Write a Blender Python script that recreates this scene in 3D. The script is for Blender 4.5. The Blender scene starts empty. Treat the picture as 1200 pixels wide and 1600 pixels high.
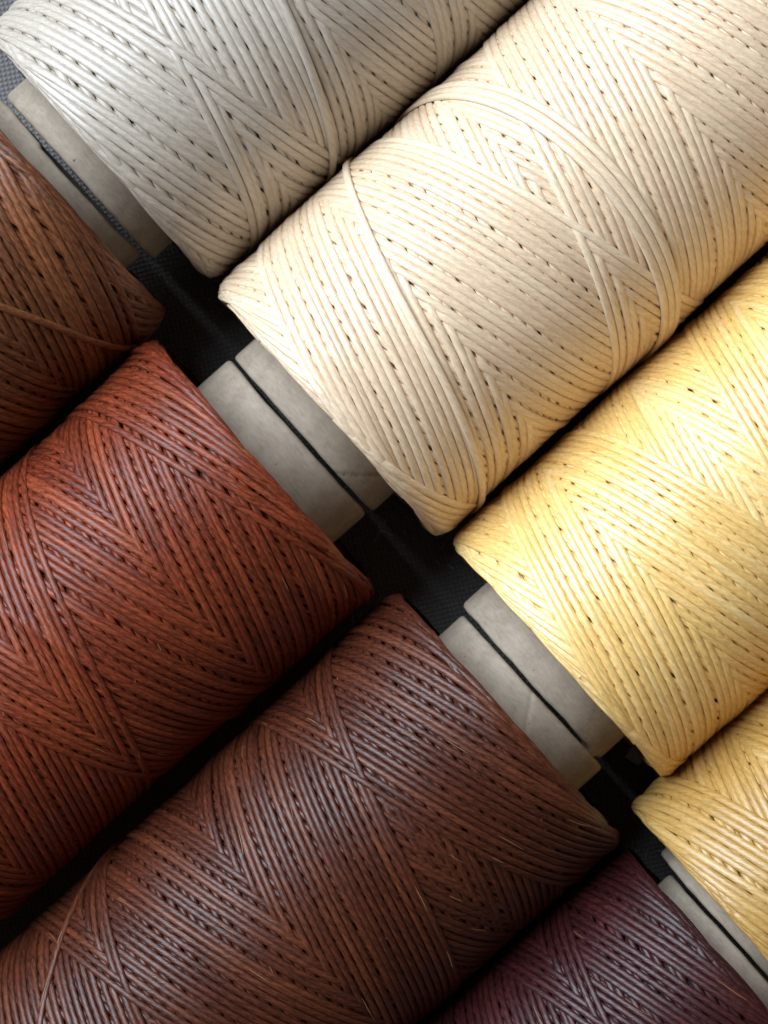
import bpy, math, random
import numpy as np

# ------------------------------------------------------------------ camera, light, exposure
sc = bpy.context.scene
PX = 1.0e-4                     # one photograph pixel in metres, at the height of the spool axes
AX_Z = 0.026                    # height of the spool axes above the cloth
CAM_H = 0.36
cam_d = bpy.data.cameras.new('camera')
cam = bpy.data.objects.new('camera', cam_d)
sc.collection.objects.link(cam)
cam.location = (0, 0, AX_Z + CAM_H)
cam.rotation_euler = (0, 0, 0)
cam_d.sensor_fit = 'VERTICAL'
cam_d.sensor_height = 24.0
cam_d.lens = 24.0 * CAM_H / (1600 * PX)
cam_d.clip_start = 0.01
cam_d.clip_end = 20
cam_d.dof.use_dof = True
cam_d.dof.focus_distance = CAM_H - 0.021
cam_d.dof.aperture_fstop = 20
sc.camera = cam

world = bpy.data.worlds.new('World')
sc.world = world
world.use_nodes = True
wb = world.node_tree.nodes['Background']
wb.inputs['Color'].default_value = (1.0, 0.73, 0.47, 1)
wb.inputs['Strength'].default_value = 0.14


def area_light(name, loc, target, sx, sy, power, color):
    ld = bpy.data.lights.new(name, 'AREA')
    ld.shape = 'RECTANGLE'
    ld.size, ld.size_y = sx, sy
    ld.energy = power
    ld.color = color
    lo = bpy.data.objects.new(name, ld)
    sc.collection.objects.link(lo)
    lo.location = loc
    d = np.array(target, float) - np.array(loc, float)
    d /= np.linalg.norm(d)
    el = math.acos(-d[2])
    lo.rotation_euler = (el, 0, math.atan2(d[1], d[0]) - math.pi / 2)
    return lo


# daylight from a window up and to the left, the room's weak warm bounce comes from the world
area_light('window_light', (-0.60, 0.50, 0.76), (0, 0, 0.03), 0.80, 0.85, 30, (0.72, 0.85, 1.0))

vs = sc.view_settings
vs.view_transform = 'Standard'
vs.look = 'None'
vs.exposure = 0.0
vs.gamma = 1.0
vs.use_curve_mapping = False


# ------------------------------------------------------------------ mesh helpers
def make_mesh(name, co, quads, uv=None, attrs=None, mat=None, parent=None, smooth=True):
    co = np.asarray(co, np.float32)
    quads = np.asarray(quads, np.int32)
    n = quads.shape[1]
    me = bpy.data.meshes.new(name)
    me.vertices.add(len(co))
    me.vertices.foreach_set('co', co.ravel())
    me.loops.add(quads.size)
    me.loops.foreach_set('vertex_index', quads.ravel())
    me.polygons.add(len(quads))
    me.polygons.foreach_set('loop_start', np.arange(0, quads.size, n, dtype=np.int32))
    if smooth:
        me.polygons.foreach_set('use_smooth', np.ones(len(quads), dtype=bool))
    me.update(calc_edges=True)
    if uv is not None:
        l = me.uv_layers.new(name='UVMap')
        l.data.foreach_set('uv', np.asarray(uv, np.float32)[quads.ravel()].ravel())
    for k, v in (attrs or {}).items():
        a = me.attributes.new(k, 'FLOAT', 'POINT')
        a.data.foreach_set('value', np.asarray(v, np.float32))
    me.validate()
    ob = bpy.data.objects.new(name, me)
    sc.collection.objects.link(ob)
    if mat:
        me.materials.append(mat)
    if parent:
        ob.parent = parent
    return ob


def grid_quads(nu, nv, wrap_v=False):
    i = np.arange(nu - 1)[:, None]
    j = np.arange(nv if wrap_v else nv - 1)[None, :]
    j2 = (j + 1) % nv
    return np.stack([i * nv + j, i * nv + j2, (i + 1) * nv + j2, (i + 1) * nv + j], -1).reshape(-1, 4)


# ------------------------------------------------------------------ materials
class NT:
    def __init__(s, mat):
        s.t = mat.node_tree
        s.n = s.t.nodes
        s.l = s.t.links

    def new(s, typ, **kw):
        n = s.n.new(typ)
        for k, v in kw.items():
            if k.startswith('i_'):
                n.inputs[k[2:]].default_value = v
            else:
                setattr(n, k, v)
        return n

    def link(s, a, b):
        s.l.new(a, b)

    def math(s, op, a, b=None, c=None):
        n = s.n.new('ShaderNodeMath')
        n.operation = op
        for i, v in enumerate((a, b, c)):
            if v is None:
                continue
            if isinstance(v, (int, float)):
                n.inputs[i].default_value = v
            else:
                s.l.new(v, n.inputs[i])
        return n.outputs[0]


def thread_material(name, col, col2, rough, spec, fibre, bump, sheen=0.0, strand_amp=0.25, trans=0.0, aniso=0.0):
    """waxed twisted thread: u of the UV runs along the strand in mm, v across it"""
    m = bpy.data.materials.new(name)
    m.use_nodes = True
    t = NT(m)
    b = t.n['Principled BSDF']
    uv = t.new('ShaderNodeUVMap', uv_map='UVMap')
    sep = t.new('ShaderNodeSeparateXYZ')
    t.link(uv.outputs[0], sep.inputs[0])
    u, v = sep.outputs[0], sep.outputs[1]
    # fibres: streaks that follow the strand with a slight twist
    sh = t.math('ADD', v, t.math('MULTIPLY', u, 0.12))
    comb = t.new('ShaderNodeCombineXYZ')
    t.link(t.math('MULTIPLY', u, 0.16), comb.inputs[0])
    t.link(t.math('MULTIPLY', sh, 4.4), comb.inputs[1])
    nf = t.new('ShaderNodeTexNoise', i_Scale=1.3, i_Detail=4.0, i_Roughness=0.65)
    t.link(comb.outputs[0], nf.inputs['Vector'])
    # speckle of wax and fibre ends
    comb2 = t.new('ShaderNodeCombineXYZ')
    t.link(t.math('MULTIPLY', u, 0.75), comb2.inputs[0])
    t.link(t.math('MULTIPLY', v, 4.0), comb2.inputs[1])
    ns = t.new('ShaderNodeTexNoise', i_Scale=1.4, i_Detail=2.0, i_Roughness=0.6)
    t.link(comb2.outputs[0], ns.inputs['Vector'])
    # slow change along the strand
    comb3 = t.new('ShaderNodeCombineXYZ')
    t.link(t.math('MULTIPLY', u, 0.05), comb3.inputs[0])
    nl = t.new('ShaderNodeTexNoise', i_Scale=1.0, i_Detail=2.0)
    t.link(comb3.outputs[0], nl.inputs['Vector'])
    at = t.new('ShaderNodeAttribute', attribute_name='strand')
    # brightness factor
    f = t.math('MULTIPLY_ADD', t.math('SUBTRACT', nf.outputs[0], 0.5), fibre, 1.0)
    f = t.math('ADD', f, t.math('MULTIPLY', t.math('SUBTRACT', nl.outputs[0], 0.5), 0.35 * strand_amp / 0.25))
    f = t.math('ADD', f, t.math('MULTIPLY', at.outputs['Fac'], strand_amp))
    f = t.math('ADD', f, t.math('MULTIPLY', t.math('SUBTRACT', ns.outputs[0], 0.5), fibre * 0.6))
    f = t.math('MAXIMUM', f, 0.35)
    mixc = t.new('ShaderNodeMix', data_type='RGBA')
    mixc.inputs[6].default_value = (*col, 1)
    mixc.inputs[7].default_value = (*col2, 1)
    hf = t.new('ShaderNodeMapRange')
    t.link(t.math('MULTIPLY_ADD', at.outputs['Fac'], 0.5, nl.outputs[0]), hf.inputs[0])
    hf.inputs[1].default_value = 0.45
    hf.inputs[2].default_value = 0.95
    t.link(hf.outputs[0], mixc.inputs[0])
    vm = t.new('ShaderNodeVectorMath', operation='SCALE')
    t.link(mixc.outputs[2], vm.inputs[0])
    t.link(f, vm.inputs['Scale'])
    t.link(vm.outputs[0], b.inputs['Base Color'])
    rr = t.math('MULTIPLY_ADD', t.math('SUBTRACT', ns.outputs[0], 0.5), 0.35, rough)
    t.link(rr, b.inputs['Roughness'])
    b.inputs['Specular IOR Level'].default_value = spec
    b.inputs['Sheen Weight'].default_value = sheen
    b.inputs['Sheen Roughness'].default_value = 0.4
    b.inputs['Subsurface Weight'].default_value = trans
    b.inputs['Subsurface Radius'].default_value = (1.0, 0.6, 0.3)
    b.inputs['Subsurface Scale'].default_value = 0.0006
    hsum = t.math('ADD', nf.outputs[0], t.math('MULTIPLY', ns.outputs[0], 0.5))
    bp = t.new('ShaderNodeBump', i_Strength=bump, i_Distance=0.00016)
    t.link(hsum, bp.inputs['Height'])
    t.link(bp.outputs[0], b.inputs['Normal'])
    return m


def cardboard_material():
    m = bpy.data.materials.new('grey_cardboard')
    m.use_nodes = True
    t = NT(m)
    b = t.n['Principled BSDF']
    tc = t.new('ShaderNodeTexCoord')
    n1 = t.new('ShaderNodeTexNoise', i_Scale=260.0, i_Detail=5.0, i_Roughness=0.6)
    n2 = t.new('ShaderNodeTexNoise', i_Scale=2600.0, i_Detail=3.0, i_Roughness=0.7)
    n3 = t.new('ShaderNodeTexNoise', i_Scale=900.0, i_Detail=1.0)
    mpc = t.new('ShaderNodeMapping')
    mpc.inputs['Scale'].default_value = (1.0, 0.28, 0.28)
    mpc.inputs['Rotation'].default_value = (0, 0, 0.35)
    t.link(tc.outputs['Object'], mpc.inputs[0])
    for n in (n1, n3):
        t.link(tc.outputs['Object'], n.inputs['Vector'])
    t.link(mpc.outputs[0], n2.inputs['Vector'])
    r = t.new('ShaderNodeValToRGB')
    r.color_ramp.elements[0].position = 0.3
    r.color_ramp.elements[0].color = (0.215, 0.163, 0.118, 1)
    r.color_ramp.elements[1].position = 0.72
    r.color_ramp.elements[1].color = (0.37, 0.30, 0.226, 1)
    mixf = t.math('ADD', t.math('MULTIPLY', n1.outputs[0], 0.55), t.math('MULTIPLY', n2.outputs[0], 0.45))
    t.link(mixf, r.inputs[0])
    spk = t.new('ShaderNodeMapRange')
    t.link(n3.outputs[0], spk.inputs[0])
    spk.inputs[1].default_value = 0.76
    spk.inputs[2].default_value = 0.80
    spk.inputs[3].default_value = 0.0
    spk.inputs[4].default_value = 0.75
    mx = t.new('ShaderNodeMix', data_type='RGBA')
    t.link(spk.outputs[0], mx.inputs[0])
    t.link(r.outputs[0], mx.inputs[6])
    mx.inputs[7].default_value = (0.05, 0.045, 0.04, 1)
    t.link(mx.outputs[2], b.inputs['Base Color'])
    b.inputs['Roughness'].default_value = 0.78
    b.inputs['Specular IOR Level'].default_value = 0.25
    bp = t.new('ShaderNodeBump', i_Strength=0.35, i_Distance=0.00008)
    t.link(mixf, bp.inputs['Height'])
    t.link(bp.outputs[0], b.inputs['Normal'])
    return m


def cloth_material():
    m = bpy.data.materials.new('dark_woven_cloth')
    m.use_nodes = True
    t = NT(m)
    b = t.n['Principled BSDF']
    tc = t.new('ShaderNodeTexCoord')
    mp = t.new('ShaderNodeMapping')
    mp.inputs['Rotation'].default_value = (0, 0, math.radians(-14))
    nw = t.new('ShaderNodeTexNoise', i_Scale=90.0, i_Detail=2.0)
    t.link(tc.outputs['Object'], nw.inputs['Vector'])
    wob = t.new('ShaderNodeVectorMath', operation='MULTIPLY_ADD')
    t.link(nw.outputs['Color'], wob.inputs[0])
    wob.inputs[1].default_value = (0.0012, 0.0012, 0)
    t.link(tc.outputs['Object'], wob.inputs[2])
    t.link(wob.outputs[0], mp.inputs[0])
    sp = t.new('ShaderNodeSeparateXYZ')
    t.link(mp.outputs[0], sp.inputs[0])
    k = math.pi / 0.00078
    sx = t.math('SINE', t.math('MULTIPLY', sp.outputs[0], k))
    sy = t.math('SINE', t.math('MULTIPLY', sp.outputs[1], k))
    # plain weave: warp shows on one set of squares, weft on the other
    chk = t.math('MULTIPLY', sx, sy)
    warp = t.math('MULTIPLY', t.math('ABSOLUTE', sx), t.math('MAXIMUM', chk, 0.0))
    weft = t.math('MULTIPLY', t.math('ABSOLUTE', sy), t.math('MAXIMUM', t.math('MULTIPLY', chk, -1.0), 0.0))
    hgt = t.math('ADD', warp, weft)
    nz = t.new('ShaderNodeTexNoise', i_Scale=3500.0, i_Detail=2.0)
    t.link(tc.outputs['Object'], nz.inputs['Vector'])
    r = t.new('ShaderNodeValToRGB')
    r.color_ramp.elements[0].color = (0.125, 0.116, 0.108, 1)
    r.color_ramp.elements[1].color = (0.20, 0.185, 0.172, 1)
    t.link(t.math('MULTIPLY', hgt, t.math('MULTIPLY_ADD', nz.outputs[0], 1.2, 0.4)), r.inputs[0])
    t.link(r.outputs[0], b.inputs['Base Color'])
    b.inputs['Roughness'].default_value = 0.85
    b.inputs['Specular IOR Level'].default_value = 0.2
    bp = t.new('ShaderNodeBump', i_Strength=0.9, i_Distance=0.0003)
    t.link(hgt, bp.inputs['Height'])
    t.link(bp.outputs[0], b.inputs['Normal'])
    return m


# ------------------------------------------------------------------ setting: the cloth the spools lie on
def build_cloth():
    n = 60
    xs = np.linspace(-0.45, 0.45, n)
    X, Y = np.meshgrid(xs, xs, indexing='ij')
    Z = 0.0002 * np.sin(X * 31 + 1.3) * np.sin(Y * 27) - 0.0004
    o = make_mesh('cloth', np.stack([X, Y, Z], -1).reshape(-1, 3), grid_quads(n, n)[:, ::-1], mat=cloth_material())
    o['kind'] = 'structure'
    o['label'] = 'dark woven cloth under the thread spools'
    return o


build_cloth()
CARD = cardboard_material()


# ------------------------------------------------------------------ winding of one spool
def gauss(h, sig):
    n = int(sig * 3) + 1
    k = np.exp(-0.5 * (np.arange(-n, n + 1) / sig) ** 2)
    k /= k.sum()
    return np.convolve(np.pad(h, n, mode='edge'), k, 'valid')


def wind(R, L, alpha, pitch, k, cycles, seed, bulge, extra, jit, thick, cham, bands_phase, step_mm, fill, nest=0.30, shoulder=1.5, band=(13, 26)):
    """Lay one continuous strand to and fro over a cylinder (all in mm); every new pass rests on what lies below.
    Returns the sampled strand: list of (s, phi, r, half_width, half_height, strand_value, length)."""
    rng = np.random.default_rng(seed)
    NP, DS = 720, 0.25
    NS = int((L + 8) / DS)
    sg = (np.arange(NS) * DS) - 4.0
    base = np.full(NS, R - 2.6 * thick)
    base += bulge * np.exp(-np.clip(sg, 0, None) / 14.0)
    e = np.minimum(np.clip(sg, 0, None), np.clip(L - sg, 0, None))
    base -= cham * np.clip(1 - e / (cham * 2.2), 0, 1) ** 1.4
    H = np.repeat(base[:, None], NP, 1)
    hw, hh = pitch * fill * 0.5, thick * 0.5
    ta = math.tan(alpha)
    slope = R * ta                       # mm along the axis per radian
    bturn = 0.75
    step = 0.010
    turns = (L / slope + bturn) / (2 * math.pi)
    eff_slope = slope
    for _ in range(4):                   # advance of one to-and-fro such that neighbours lie one pitch apart
        N = max(8, round(2 * math.pi * R * math.sin(math.atan(eff_slope / R)) / pitch))
        pang = 2 * math.pi / N
        base_cyc = 2 * math.pi * round(2 * turns) + pang
        half = base_cyc / 2
        eff_slope = L / (half - bturn)
    # order in which the N places round the package are filled: neighbouring places in bands, the bands in any order
    places = []
    for layer in range(3):
        blocks, q = [], int(rng.integers(0, N))
        end = q + N
        while q < end:
            n_ = min(int(rng.integers(*band)), end - q)
            if end - q - n_ < 4:
                n_ = end - q
            blocks.append(range(q, q + n_))
            q += n_
        for bl in [blocks[i] for i in rng.permutation(len(blocks))]:
            places += list(bl)
    places = places[-cycles:]
    phi0 = bands_phase
    strands = []

    def lay(phi, s, width=1.0, sval=0.0, sig=12.0, lift=0.0):
        si = np.clip(np.round((s + 4.0) / DS).astype(int), 0, NS - 1)
        # across direction in (s, R*phi)
        ds, dp = np.gradient(s), np.gradient(phi) * R
        ln = np.hypot(ds, dp) + 1e-9
        ns_, np_ = dp / ln, -ds / ln
        w = hw * width

        def at(q):
            a = np.clip(np.round((s + q * ns_ + 4.0) / DS).astype(int), 0, NS - 1)
            b = np.round((phi + q * np_ / R) / (2 * math.pi) * NP).astype(int) % NP
            return a, b
        hc = np.maximum(H[at(0.0)], np.maximum(H[at(-0.45 * w)], H[at(0.45 * w)]) - 0.10 * thick)
        hc = hc - nest * thick * (0.5 + 0.5 * np.tanh((hc - base[si] - 0.2) * 3))   # nests a little into the layer below
        h = gauss(hc, sig)
        h = np.maximum(h, hc - 0.7 * nest * thick)
        h = gauss(h, 3.0)
        h = np.minimum(h, cap[si] + 0.25 * thick + 0.004 * len(strands))
        r = h + hh * 0.9 + lift
        for q in np.linspace(-1, 1, 9):
            a, b = at(q * w)
            np.maximum.at(H, (a, b), r + hh * (1 - abs(q) ** 2.6) ** (1 / 2.6) * 0.98)
        strands.append((s, phi, r, w, hh * width, sval))

    def end_cap():                       # the shoulders of the package are pressed round
        nonlocal cap
        top = np.percentile(H[int(15 / DS):int((L - 15) / DS)], 75)
        ee = np.minimum(np.clip(sg, 0, None), np.clip(L - sg, 0, None))
        cap = top + bulge * np.exp(-np.clip(sg, 0, None) / 14.0) - shoulder * np.clip(1 - ee / 3.2, 0, 1) ** 2 - 2 * hh

    cap = None
    end_cap()
    drift = 0.0
    sv = rng.normal(0, 1)
    e0 = 0.3
    cycles = len(places)
    for c in range(cycles):
        drift = 0.85 * drift + rng.normal(0, jit) * pang * 0.5
        if c % 4 == 0:
            end_cap()
        ph = phi0 + places[c] * pang
        e1, e2 = rng.uniform(0, 0.7), rng.uniform(0, 0.7)
        sv = 0.5 * sv + rng.normal(0, 0.8)
        for d in (0, 1):
            m = int(half / step)
            x = np.linspace(0, half, m)
            # distance from the end: parabolic turn, straight run, parabolic turn
            y = np.where(x < bturn, eff_slope * x * x / (2 * bturn), eff_slope * (x - bturn / 2))
            xr = half - x
            y = np.where(xr < bturn, L - eff_slope * xr * xr / (2 * bturn), y)
            s = e0 + (y / L) * (L - e0 - e1) if d == 0 else L - e1 - (y / L) * (L - e1 - e2)
            wob = gauss(rng.normal(0, 1, m), 90) * 90 ** 0.5 * jit * pitch * 0.55
            wob *= np.clip(np.minimum(x, xr) / 0.5, 0, 1)
            ph_arr = ph + d * half + x + drift * np.clip(np.minimum(x, xr) / 0.8, 0, 1)
            lay(ph_arr, s + wob, 1.0 + rng.normal(0, 0.015), sv)
        e0 = e2
    for ex in extra:
        pts = np.array(ex['pts'], float)
        m = int(abs(pts[-1, 0] - pts[0, 0]) / math.degrees(step)) + 2
        pd = np.linspace(pts[0, 0], pts[-1, 0], m)
        # smooth curve through the given points
        s = np.interp(pd, pts[:, 0], pts[:, 1])
        s = gauss(s, ex.get('smooth', 14.0))
        for q in range(ex.get('n', 1)):
            lay(np.radians(pd), s + q * pitch * ex.get('gap', 1.02) + gauss(rng.normal(0, 1, m), 60) * 0.5,
                ex.get('w', 1.0), ex.get('v', 0.6), 16.0, ex.get('lift', 0.0))

    for i in range(2 * cycles - 1):      # one continuous strand: no step in height where it turns
        a, b = strands[i][2], strands[i + 1][2]
        d = b[0] - a[-1]
        f = np.linspace(0, 1, 40)
        a[-40:] += d * 0.5 * f
        b[:40] -= d * 0.5 * f[::-1]
    # mean height of the finished surface -> R
    mid = H[int(20 / DS):int((L - 20) / DS)]
    shift = R - np.percentile(mid, 70)
    out = []
    st = max(1, int(step_mm / (R * step)))
    for (s, phi, r, w, h_, sv) in strands:
        sel = np.arange(0, len(s), st)
        if sel[-1] != len(s) - 1:
            sel = np.append(sel, len(s) - 1)
        ln = np.concatenate([[0], np.cumsum(np.hypot(np.diff(s), np.diff(phi) * R))])
        ds, dp = np.gradient(s), np.gradient(phi) * R
        l2 = np.hypot(ds, dp)
        ns_, np_ = (dp / l2)[sel], (-ds / l2)[sel]
        s_, p_, r_ = s[sel], phi[sel], r[sel]
        # what of it is still to be seen
        bur = np.full(len(sel), 9.0)
        for q in (-1.0, -0.5, 0, 0.5, 1.0):
            a = np.clip(np.round((s_ + q * w * ns_ + 4) / DS).astype(int), 0, NS - 1)
            b = np.round((p_ + q * w * np_ / R) / (2 * math.pi) * NP).astype(int) % NP
            bur = np.minimum(bur, H[a, b] - (r_ + h_))
        vis = (bur < 0.6 * thick) & (np.cos(p_) > -0.86)        # the underside presses into the cloth
        vis = vis | np.roll(vis, 1) | np.roll(vis, -1)
        out.append((s_, p_, r_ + shift, ns_, np_, w, h_, sv, ln[sel], vis))
    return out, base + shift, sg


# cross-section of a strand pressed flat: (across, up) in half-widths and half-heights
PROFILE = np.array([(-1.0, -0.7), (-0.97, 0.25), (-0.76, 0.84), (0, 1.0), (0.76, 0.84), (0.97, 0.25), (1.0, -0.7)])


def strand_mesh(out, R, hscale=1.0):
    prof = PROFILE
    K = len(prof)
    CO, Q, UV, SV = [], [], [], []
    off = 0
    lbase = 0.0
    for (s, p, r, ns_, np_, w, h, sv, ln, vis) in out:
        idx = np.flatnonzero(vis)
        if len(idx):
            runs = np.split(idx, np.flatnonzero(np.diff(idx) > 1) + 1)
            for run in runs:
                if len(run) < 3:
                    continue
                S, P, RR = s[run][:, None], p[run][:, None], r[run][:, None]
                lat = prof[None, :, 0] * w
                up = prof[None, :, 1] * h
                ss = S + lat * ns_[run][:, None]
                # move across on the tangent plane so that wide strands stay flat
                cp, sp = np.cos(P), np.sin(P)
                tl = lat * np_[run][:, None]
                rad = RR + up
                y = rad * sp + tl * cp
                z = rad * cp - tl * sp
                co = np.stack([ss, y, z], -1).reshape(-1, 3)
                m = len(run)
                CO.append(co)
                Q.append(grid_quads(m, K) + off)
                uu = np.repeat((ln[run] + lbase)[:, None], K, 1)
                vv = np.repeat(np.linspace(0, 1, K)[None], m, 0)
                UV.append(np.stack([uu, vv], -1).reshape(-1, 2))
                SV.append(np.full(m * K, sv))
                off += m * K
        lbase += ln[-1] + 3.7
    return np.concatenate(CO), np.concatenate(Q), np.concatenate(UV), np.concatenate(SV)


def build_tube(parent, R, r_out, s_in, s_out, seam, seed, notch=None, flap=None):
    """cardboard tube with rolled plies: outer skin with a spiral butt seam, slightly ragged rim, bore"""
    rng = np.random.default_rng(seed)
    nphi = 288
    ph = np.linspace(0, 2 * math.pi, nphi, endpoint=False)
    edge = np.zeros(nphi)
    for f in (2, 3, 5, 9, 17, 31):
        edge += rng.normal(0, 0.10 / f ** 0.6) * np.cos(f * ph + rng.uniform(0, 6.28))
    if notch:                              # (phi0, phi1, depth): a ply torn back from the rim
        a = (ph + math.pi) % (2 * math.pi) - math.pi
        edge += notch[2] * np.clip((a - notch[0]) / 0.05, 0, 1) * np.clip((notch[1] - a) / 0.3, 0, 1)
    if flap:
        a = (ph + math.pi) % (2 * math.pi) - math.pi
        edge -= flap[2] * np.exp(-((a - flap[0]) / flap[1]) ** 2)
    wall = 2.3
    rings = []                             # (s offset from rim, radius)
    prof = [(18.0, r_out - wall), (0.35, r_out - wall), (0.0, r_out - wall + 0.4), (0.0, r_out - 0.75),
            (0.10, r_out - 0.30), (0.38, r_out - 0.07), (0.8, r_out)]
    for d in np.linspace(1.2, 16, 34):
        prof.append((d, r_out))
    prof += [(s_out - s_in - 0.5, r_out), (s_out - s_in, r_out - 0.5), (s_out - s_in, r_out - wall), (18.0, r_out - wall)]
    co = []
    for d, r in prof:
        fade = max(0.0, 1 - d / 6.0)
        s = s_in + d + edge * fade
        rr = np.full(nphi, r)
        if r > r_out - 0.4:
            t = (ph - (seam[0] + seam[1] * (s - s_in)) + math.pi) % (2 * math.pi) - math.pi
            rr = rr - 0.22 * np.exp(-(t / 0.016) ** 2) + 0.07 * np.exp(-np.clip(t, 0, None) / 0.10) * (t > 0)
            rr = rr + 0.05 * np.cos(2 * ph + seed) + 0.03 * np.cos(5 * ph + 2 * seed)
        co.append(np.stack([s, rr * np.sin(ph), rr * np.cos(ph)], -1))
    co = np.concatenate(co)
    co[:, 2] += R
    q = grid_quads(len(prof), nphi, True)
    return make_mesh('cardboard_tube', co * 1e-3, q, mat=CARD, parent=parent)


def fibres(parent, out, R, n, seed, mat, length=(2, 6), rad=0.045, s_max=90):
    """fine loose fibres standing a little off the strands"""
    rng = np.random.default_rng(seed)
    CO, Q, UV = [], [], []
    off = 0
    cand = [o for o in out if o[9].sum() > 20]
    for i in range(n):
        o = cand[rng.integers(len(cand))]
        s, p, r, ns_, np_, w, h, sv, ln, vis = o
        ids = np.flatnonzero(vis)
        j = ids[rng.integers(len(ids))]
        if s[j] > s_max or math.cos(p[j]) < 0.1:
            continue
        L = rng.uniform(*length)
        m = 7
        t = np.linspace(0, 1, m)
        tang_s, tang_p = -np_[j], ns_[j]
        dev = rng.normal(0, 0.06)
        ss = s[j] + L * t * tang_s + dev * L * t ** 2 * ns_[j] + rng.uniform(-w, w) * 0.7
        pp = p[j] + (L * t * tang_p + dev * L * t ** 2 * np_[j]) / R
        rr = r[j] + h + 0.05 + rng.uniform(0.0, 0.15) * np.sin(t * math.pi * rng.uniform(0.6, 1.0))
        c = np.stack([ss, rr * np.sin(pp), rr * np.cos(pp)], -1)
        rd = rad * (1 - 0.7 * np.abs(2 * t - 1) ** 3) * rng.uniform(0.7, 1.3)
        up = np.stack([np.zeros(m), np.sin(pp), np.cos(pp)], -1)
        sd = np.stack([np.full(m, ns_[j]), np_[j] * np.cos(pp), -np_[j] * np.sin(pp)], -1)
        ring = np.stack([c + up * rd[:, None], c - up * rd[:, None] * 0.5 + sd * rd[:, None] * 0.87,
                         c - up * rd[:, None] * 0.5 - sd * rd[:, None] * 0.87], 1)
        CO.append(ring.reshape(-1, 3))
        Q.append(grid_quads(m, 3, True) + off)
        UV.append(np.stack([np.repeat(t * L + i * 7.3, 3), np.tile([0.2, 0.5, 0.8], m)], -1))
        off += m * 3
    co = np.concatenate(CO)
    co[:, 2] += R
    o = make_mesh('loose_fibres', co * 1e-3, np.concatenate(Q), uv=np.concatenate(UV),
                  attrs={'strand': np.full(off, 1.2)}, mat=mat, parent=parent)
    o['kind'] = 'stuff'
    return o


AXIS = math.radians(42.0)
AV = np.array([math.cos(AXIS), math.sin(AXIS)])           # along the light spools, world xy
PV = np.array([math.sin(AXIS), -math.cos(AXIS)])          # across, towards the lower right


def spool(name, label, row, a_end, a_tube, p, R, mat, seed, L=112.0, alpha=16.0, pitch=1.38, k=2, cycles=66,
          bulge=0.0, fill=0.96, nest=0.30, band=(13, 26), extra=(), jit=0.06, thick=0.56, cham=1.9, phase=0.0, yaw=0.0, step=1.25, r_tube=16.1,
          seam=(0.0, 0.03), notch=None, flap=None, hairs=0, hair_mat=None):
    """row +1: light spools, thread package runs to the upper right; row -1: dark ones, to the lower left.
    a_end / a_tube: where the package and the tube end (px along AV from the picture centre), p: px across"""
    root = bpy.data.objects.new(name, None)
    sc.collection.objects.link(root)
    xy = (AV * a_end + PV * p) * PX
    root.location = (xy[0], xy[1], 0)
    root.rotation_euler = (0, 0, AXIS + (0 if row > 0 else math.pi) + math.radians(yaw))
    root.empty_display_size = 0.01
    root['label'] = label
    root['category'] = 'thread spool'
    root['group'] = 'thread spools lying in two rows'
    out, base, sg = wind(R, L, math.radians(alpha), pitch, k, cycles, seed, bulge, extra, jit, thick, cham, phase, step, fill, nest, band=band)
    co, q, uv, sv = strand_mesh(out, R)
    co[:, 2] += R
    w = make_mesh('wound_thread', co * 1e-3, q, uv=uv, attrs={'strand': np.clip(sv, -1.6, 1.8) * 0.5}, mat=mat, parent=root)
    # the lower layers, closed at both ends down to the tube
    n = 96
    ph = np.linspace(0, 2 * math.pi, n, endpoint=False)
    ss = np.concatenate([[0.6, 0.6], np.linspace(0.8, 6, 8), np.linspace(8, L - 8, 12), np.linspace(L - 6, L - 0.8, 8), [L - 0.6, L - 0.6]])
    rr = np.interp(ss, sg, base)
    rr[0] = rr[-1] = r_tube - 0.6
    rr[1:-1] -= 0.05
    c = np.stack([np.repeat(ss[:, None], n, 1), rr[:, None] * np.sin(ph)[None], rr[:, None] * np.cos(ph)[None]], -1).reshape(-1, 3)
    c[:, 2] += R
    uvc = np.stack([np.repeat(ph[None] * R, len(ss), 0), np.repeat(ss[:, None] / 1.3, n, 1)], -1).reshape(-1, 2)
    make_mesh('inner_winding', c * 1e-3, grid_quads(len(ss), n, True), uv=uvc, attrs={'strand': np.zeros(len(c))}, mat=mat, parent=root)
    stub = (a_end - a_tube) * row * PX * 1e3
    build_tube(root, R, r_tube, -stub, L + 9, seam, seed, notch, flap)
    if hairs:
        fibres(root, out, R, hairs, seed + 7, hair_mat or mat)
    return root


# ------------------------------------------------------------------ threads
M_WHITE = thread_material('white_thread', (0.42, 0.35, 0.275), (0.46, 0.395, 0.32), 0.42, 0.9, 0.8, 0.3, strand_amp=0.05)
M_CREAM = thread_material('cream_thread', (0.74, 0.54, 0.35), (0.77, 0.60, 0.41), 0.42, 0.9, 0.8, 0.3, strand_amp=0.05)
M_YELLOW = thread_material('yellow_thread', (0.86, 0.545, 0.175), (0.89, 0.62, 0.265), 0.36, 1.3, 1.0, 0.5, strand_amp=0.07)
M_GOLD = thread_material('gold_thread', (0.44, 0.245, 0.06), (0.49, 0.30, 0.10), 0.40, 0.8, 1.0, 0.5, strand_amp=0.07)
M_BROWN = thread_material('brown_thread', (0.120, 0.038, 0.014), (0.17, 0.056, 0.020), 0.43, 0.42, 3.0, 0.5, strand_amp=0.12)
M_RUST = thread_material('rust_thread', (0.147, 0.024, 0.0085), (0.20, 0.038, 0.012), 0.43, 0.42, 3.0, 0.5, strand_amp=0.12)
M_CHEST = thread_material('chestnut_thread', (0.060, 0.0130, 0.0055), (0.088, 0.022, 0.0085), 0.42, 0.45, 3.0, 0.5, strand_amp=0.12)
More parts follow.
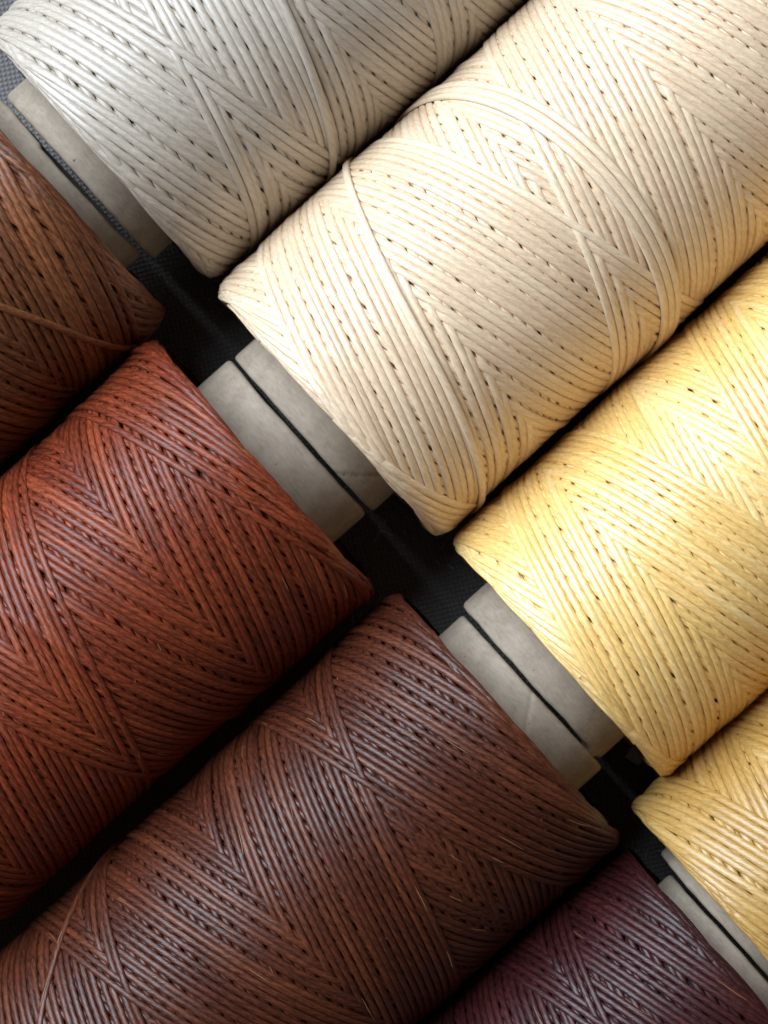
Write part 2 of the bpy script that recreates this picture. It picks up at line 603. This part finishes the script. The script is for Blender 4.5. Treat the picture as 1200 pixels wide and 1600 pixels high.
M_PLUM = thread_material('plum_thread', (0.034, 0.0058, 0.0060), (0.050, 0.0095, 0.0092), 0.42, 0.45, 3.0, 0.5, strand_amp=0.12)
M_HAIR = thread_material('painted_glint_fibre', (0.34, 0.17, 0.07), (0.42, 0.22, 0.10), 0.35, 0.6, 0.3, 0.2, strand_amp=0.1)  # brighter than the threads: light caught by the fibres is put into their colour

spool('thread_spool', 'spool of off-white thread lying beside the cream spool', 1, 42, -5, -705, 26.1, M_WHITE, 11,
      alpha=14, pitch=1.36, k=1, phase=0.4, seam=(0.5, 0.035), r_tube=16.8,
      fill=0.94, thick=0.6, extra=[dict(pts=[(-120, 20), (-56, 28.4), (0, 36), (80, 47)], v=1.0, lift=0.25)])
spool('thread_spool', 'spool of cream thread between the off-white and the yellow spool', 1, 37, -14, -174, 26.4, M_CREAM, 23,
      alpha=15.5, pitch=1.27, k=1, phase=1.7, seam=(-0.55, -0.08),
      extra=[dict(pts=[(-130, 36), (-62, 48.5), (-15, 52.6), (14, 52), (58, 46.5), (130, 30)], n=3, v=1.0, smooth=40, lift=0.25, w=1.05),
             dict(pts=[(-110, 5), (-50, 12), (-19, 15.8), (11, 18.6), (38, 22.7), (90, 29.5), (120, 33)], n=1, v=1.2, smooth=30, lift=0.28, w=1.0)])
spool('thread_spool', 'spool of glossy yellow thread, paper scrap beside its end', 1, 48, -8, 351, 25.2, M_YELLOW, 37,
      alpha=15, pitch=1.18, k=1, phase=0.9, jit=0.08, thick=0.48, seam=(1.9, -0.04), flap=(-1.05, 0.10, 1.2))
spool('thread_spool', 'spool of dull gold thread beside the yellow spool and opposite the plum one', 1, -18, -38, 850, 25.2, M_GOLD, 41,
      alpha=15, pitch=1.28, k=2, phase=2.4, step=1.5, L=80, seam=(2.0, 0.05))

spool('thread_spool', 'spool of brown thread opposite the off-white spool, one loose strand across', -1, -46, -13, -715, 26.2, M_BROWN, 53,
      alpha=16, pitch=1.26, k=2, phase=0.2, step=1.5, L=80, seam=(2.2, 0.05), notch=(-0.25, 1.3, 0.4), extra=[dict(pts=[(-40, 30), (18.6, 18.7), (42, 13.4), (80, 8), (120, 3)], v=1.6)], fill=0.895, thick=0.64, nest=0.25, jit=0.03, band=(20, 44), hairs=120, hair_mat=M_HAIR, bulge=0.3)
spool('thread_spool', 'spool of rust red thread between the brown and the chestnut spool', -1, -88, -21, -178, 26.0, M_RUST, 61,
      alpha=16, pitch=1.19, k=1, phase=2.9, bulge=0.9, seam=(2.0, 0.05), yaw=-0.55, fill=0.895, thick=0.64, nest=0.25, jit=0.03, band=(20, 44), hairs=220, hair_mat=M_HAIR)
spool('thread_spool', 'spool of dark chestnut thread between the rust red and the plum spool', -1, -67, -14, 363, 26.0, M_CHEST, 71,
      alpha=16.5, pitch=1.16, k=1, phase=1.1, bulge=0.5, seam=(-0.1, 0.05), yaw=0.4, extra=[dict(pts=[(-115, 50), (-70, 66.3), (-53, 72.9), (-30, 83.3), (10, 95)], v=1.8)], fill=0.895, thick=0.64, nest=0.25, jit=0.03, band=(20, 44), hairs=280, hair_mat=M_HAIR)
spool('thread_spool', 'spool of dark plum thread beside the chestnut spool', -1, -72, -45, 884, 25.7, M_PLUM, 83,
      alpha=16, pitch=1.17, k=2, phase=0.6, step=1.5, L=80, seam=(2.0, 0.05), fill=0.895, thick=0.64, nest=0.25, jit=0.03, band=(20, 44), hairs=160, hair_mat=M_HAIR)


# ------------------------------------------------------------------ small things
def paper_scrap():
    rng = random.Random(5)
    n = 7
    co = []
    for top in (0, 1):
        for i in range(n):
            for j in range(n):
                x = (i / (n - 1) - 0.5) * 2.6 + rng.uniform(-0.12, 0.12)
                y = (j / (n - 1) - 0.5) * 1.9 + rng.uniform(-0.12, 0.12)
                co.append((x, y, 0.25 + 0.5 * (i / (n - 1)) ** 2 + 0.25 * top))
    q = [tuple(t) for t in grid_quads(n, n)]
    q2 = [tuple(v + n * n for v in t[::-1]) for t in q]
    rim = [i * n for i in range(n)] + [(n - 1) * n + j for j in range(1, n)] + [i * n + n - 1 for i in range(n - 2, -1, -1)] + [j for j in range(n - 2, 0, -1)]
    q3 = [(rim[i], rim[(i + 1) % len(rim)], rim[(i + 1) % len(rim)] + n * n, rim[i] + n * n) for i in range(len(rim))]
    m = bpy.data.materials.new('pale_paper')
    m.use_nodes = True
    b = m.node_tree.nodes['Principled BSDF']
    t = NT(m)
    nz = t.new('ShaderNodeTexNoise', i_Scale=1500.0)
    r = t.new('ShaderNodeValToRGB')
    r.color_ramp.elements[0].color = (0.62, 0.62, 0.63, 1)
    r.color_ramp.elements[1].color = (0.80, 0.80, 0.82, 1)
    t.link(nz.outputs[0], r.inputs[0])
    t.link(r.outputs[0], b.inputs['Base Color'])
    b.inputs['Roughness'].default_value = 0.8
    o = make_mesh('paper_scrap', np.array(co) * 1e-3, np.array(q + q2 + q3), mat=m)
    o.location = ((992 - 600) * PX * 1.07, (800 - 1182) * PX * 1.07, 0)
    o.rotation_euler = (0, 0, math.radians(-35))
    o['label'] = 'tiny pale paper scrap on the dark cloth beside the yellow spool'
    o['category'] = 'paper scrap'


paper_scrap()


def lint():
    rng = np.random.default_rng(9)
    CO, Q, off = [], [], 0
    for i in range(150):
        a, p = rng.uniform(-190, 170), rng.uniform(-950, 1000)
        xy = (AV * a + PV * p) * PX * 1.08
        L = rng.uniform(0.4, 2.6) * 1e-3
        m = 6
        t = np.linspace(0, 1, m)
        an = rng.uniform(0, 6.28) + rng.normal(0, 1.0) * t
        x = xy[0] + np.cumsum(np.cos(an)) * L / m
        y = xy[1] + np.cumsum(np.sin(an)) * L / m
        z = 0.00008 + 0.0003 * rng.uniform() * np.sin(t * 3.1)
        r = rng.uniform(0.02, 0.05) * 1e-3
        c = np.stack([x, y, z], -1)
        sd = np.stack([-np.sin(an), np.cos(an), 0 * an], -1) * r
        up = np.array([0, 0, r])
        CO.append(np.stack([c + up, c - 0.5 * up + sd, c - 0.5 * up - sd], 1).reshape(-1, 3))
        Q.append(grid_quads(m, 3, True) + off)
        off += m * 3
    o = make_mesh('lint', np.concatenate(CO), np.concatenate(Q), mat=bpy.data.materials['pale_paper'])
    o['kind'] = 'stuff'
    o['label'] = 'fine grey lint scattered on the dark cloth'


lint()
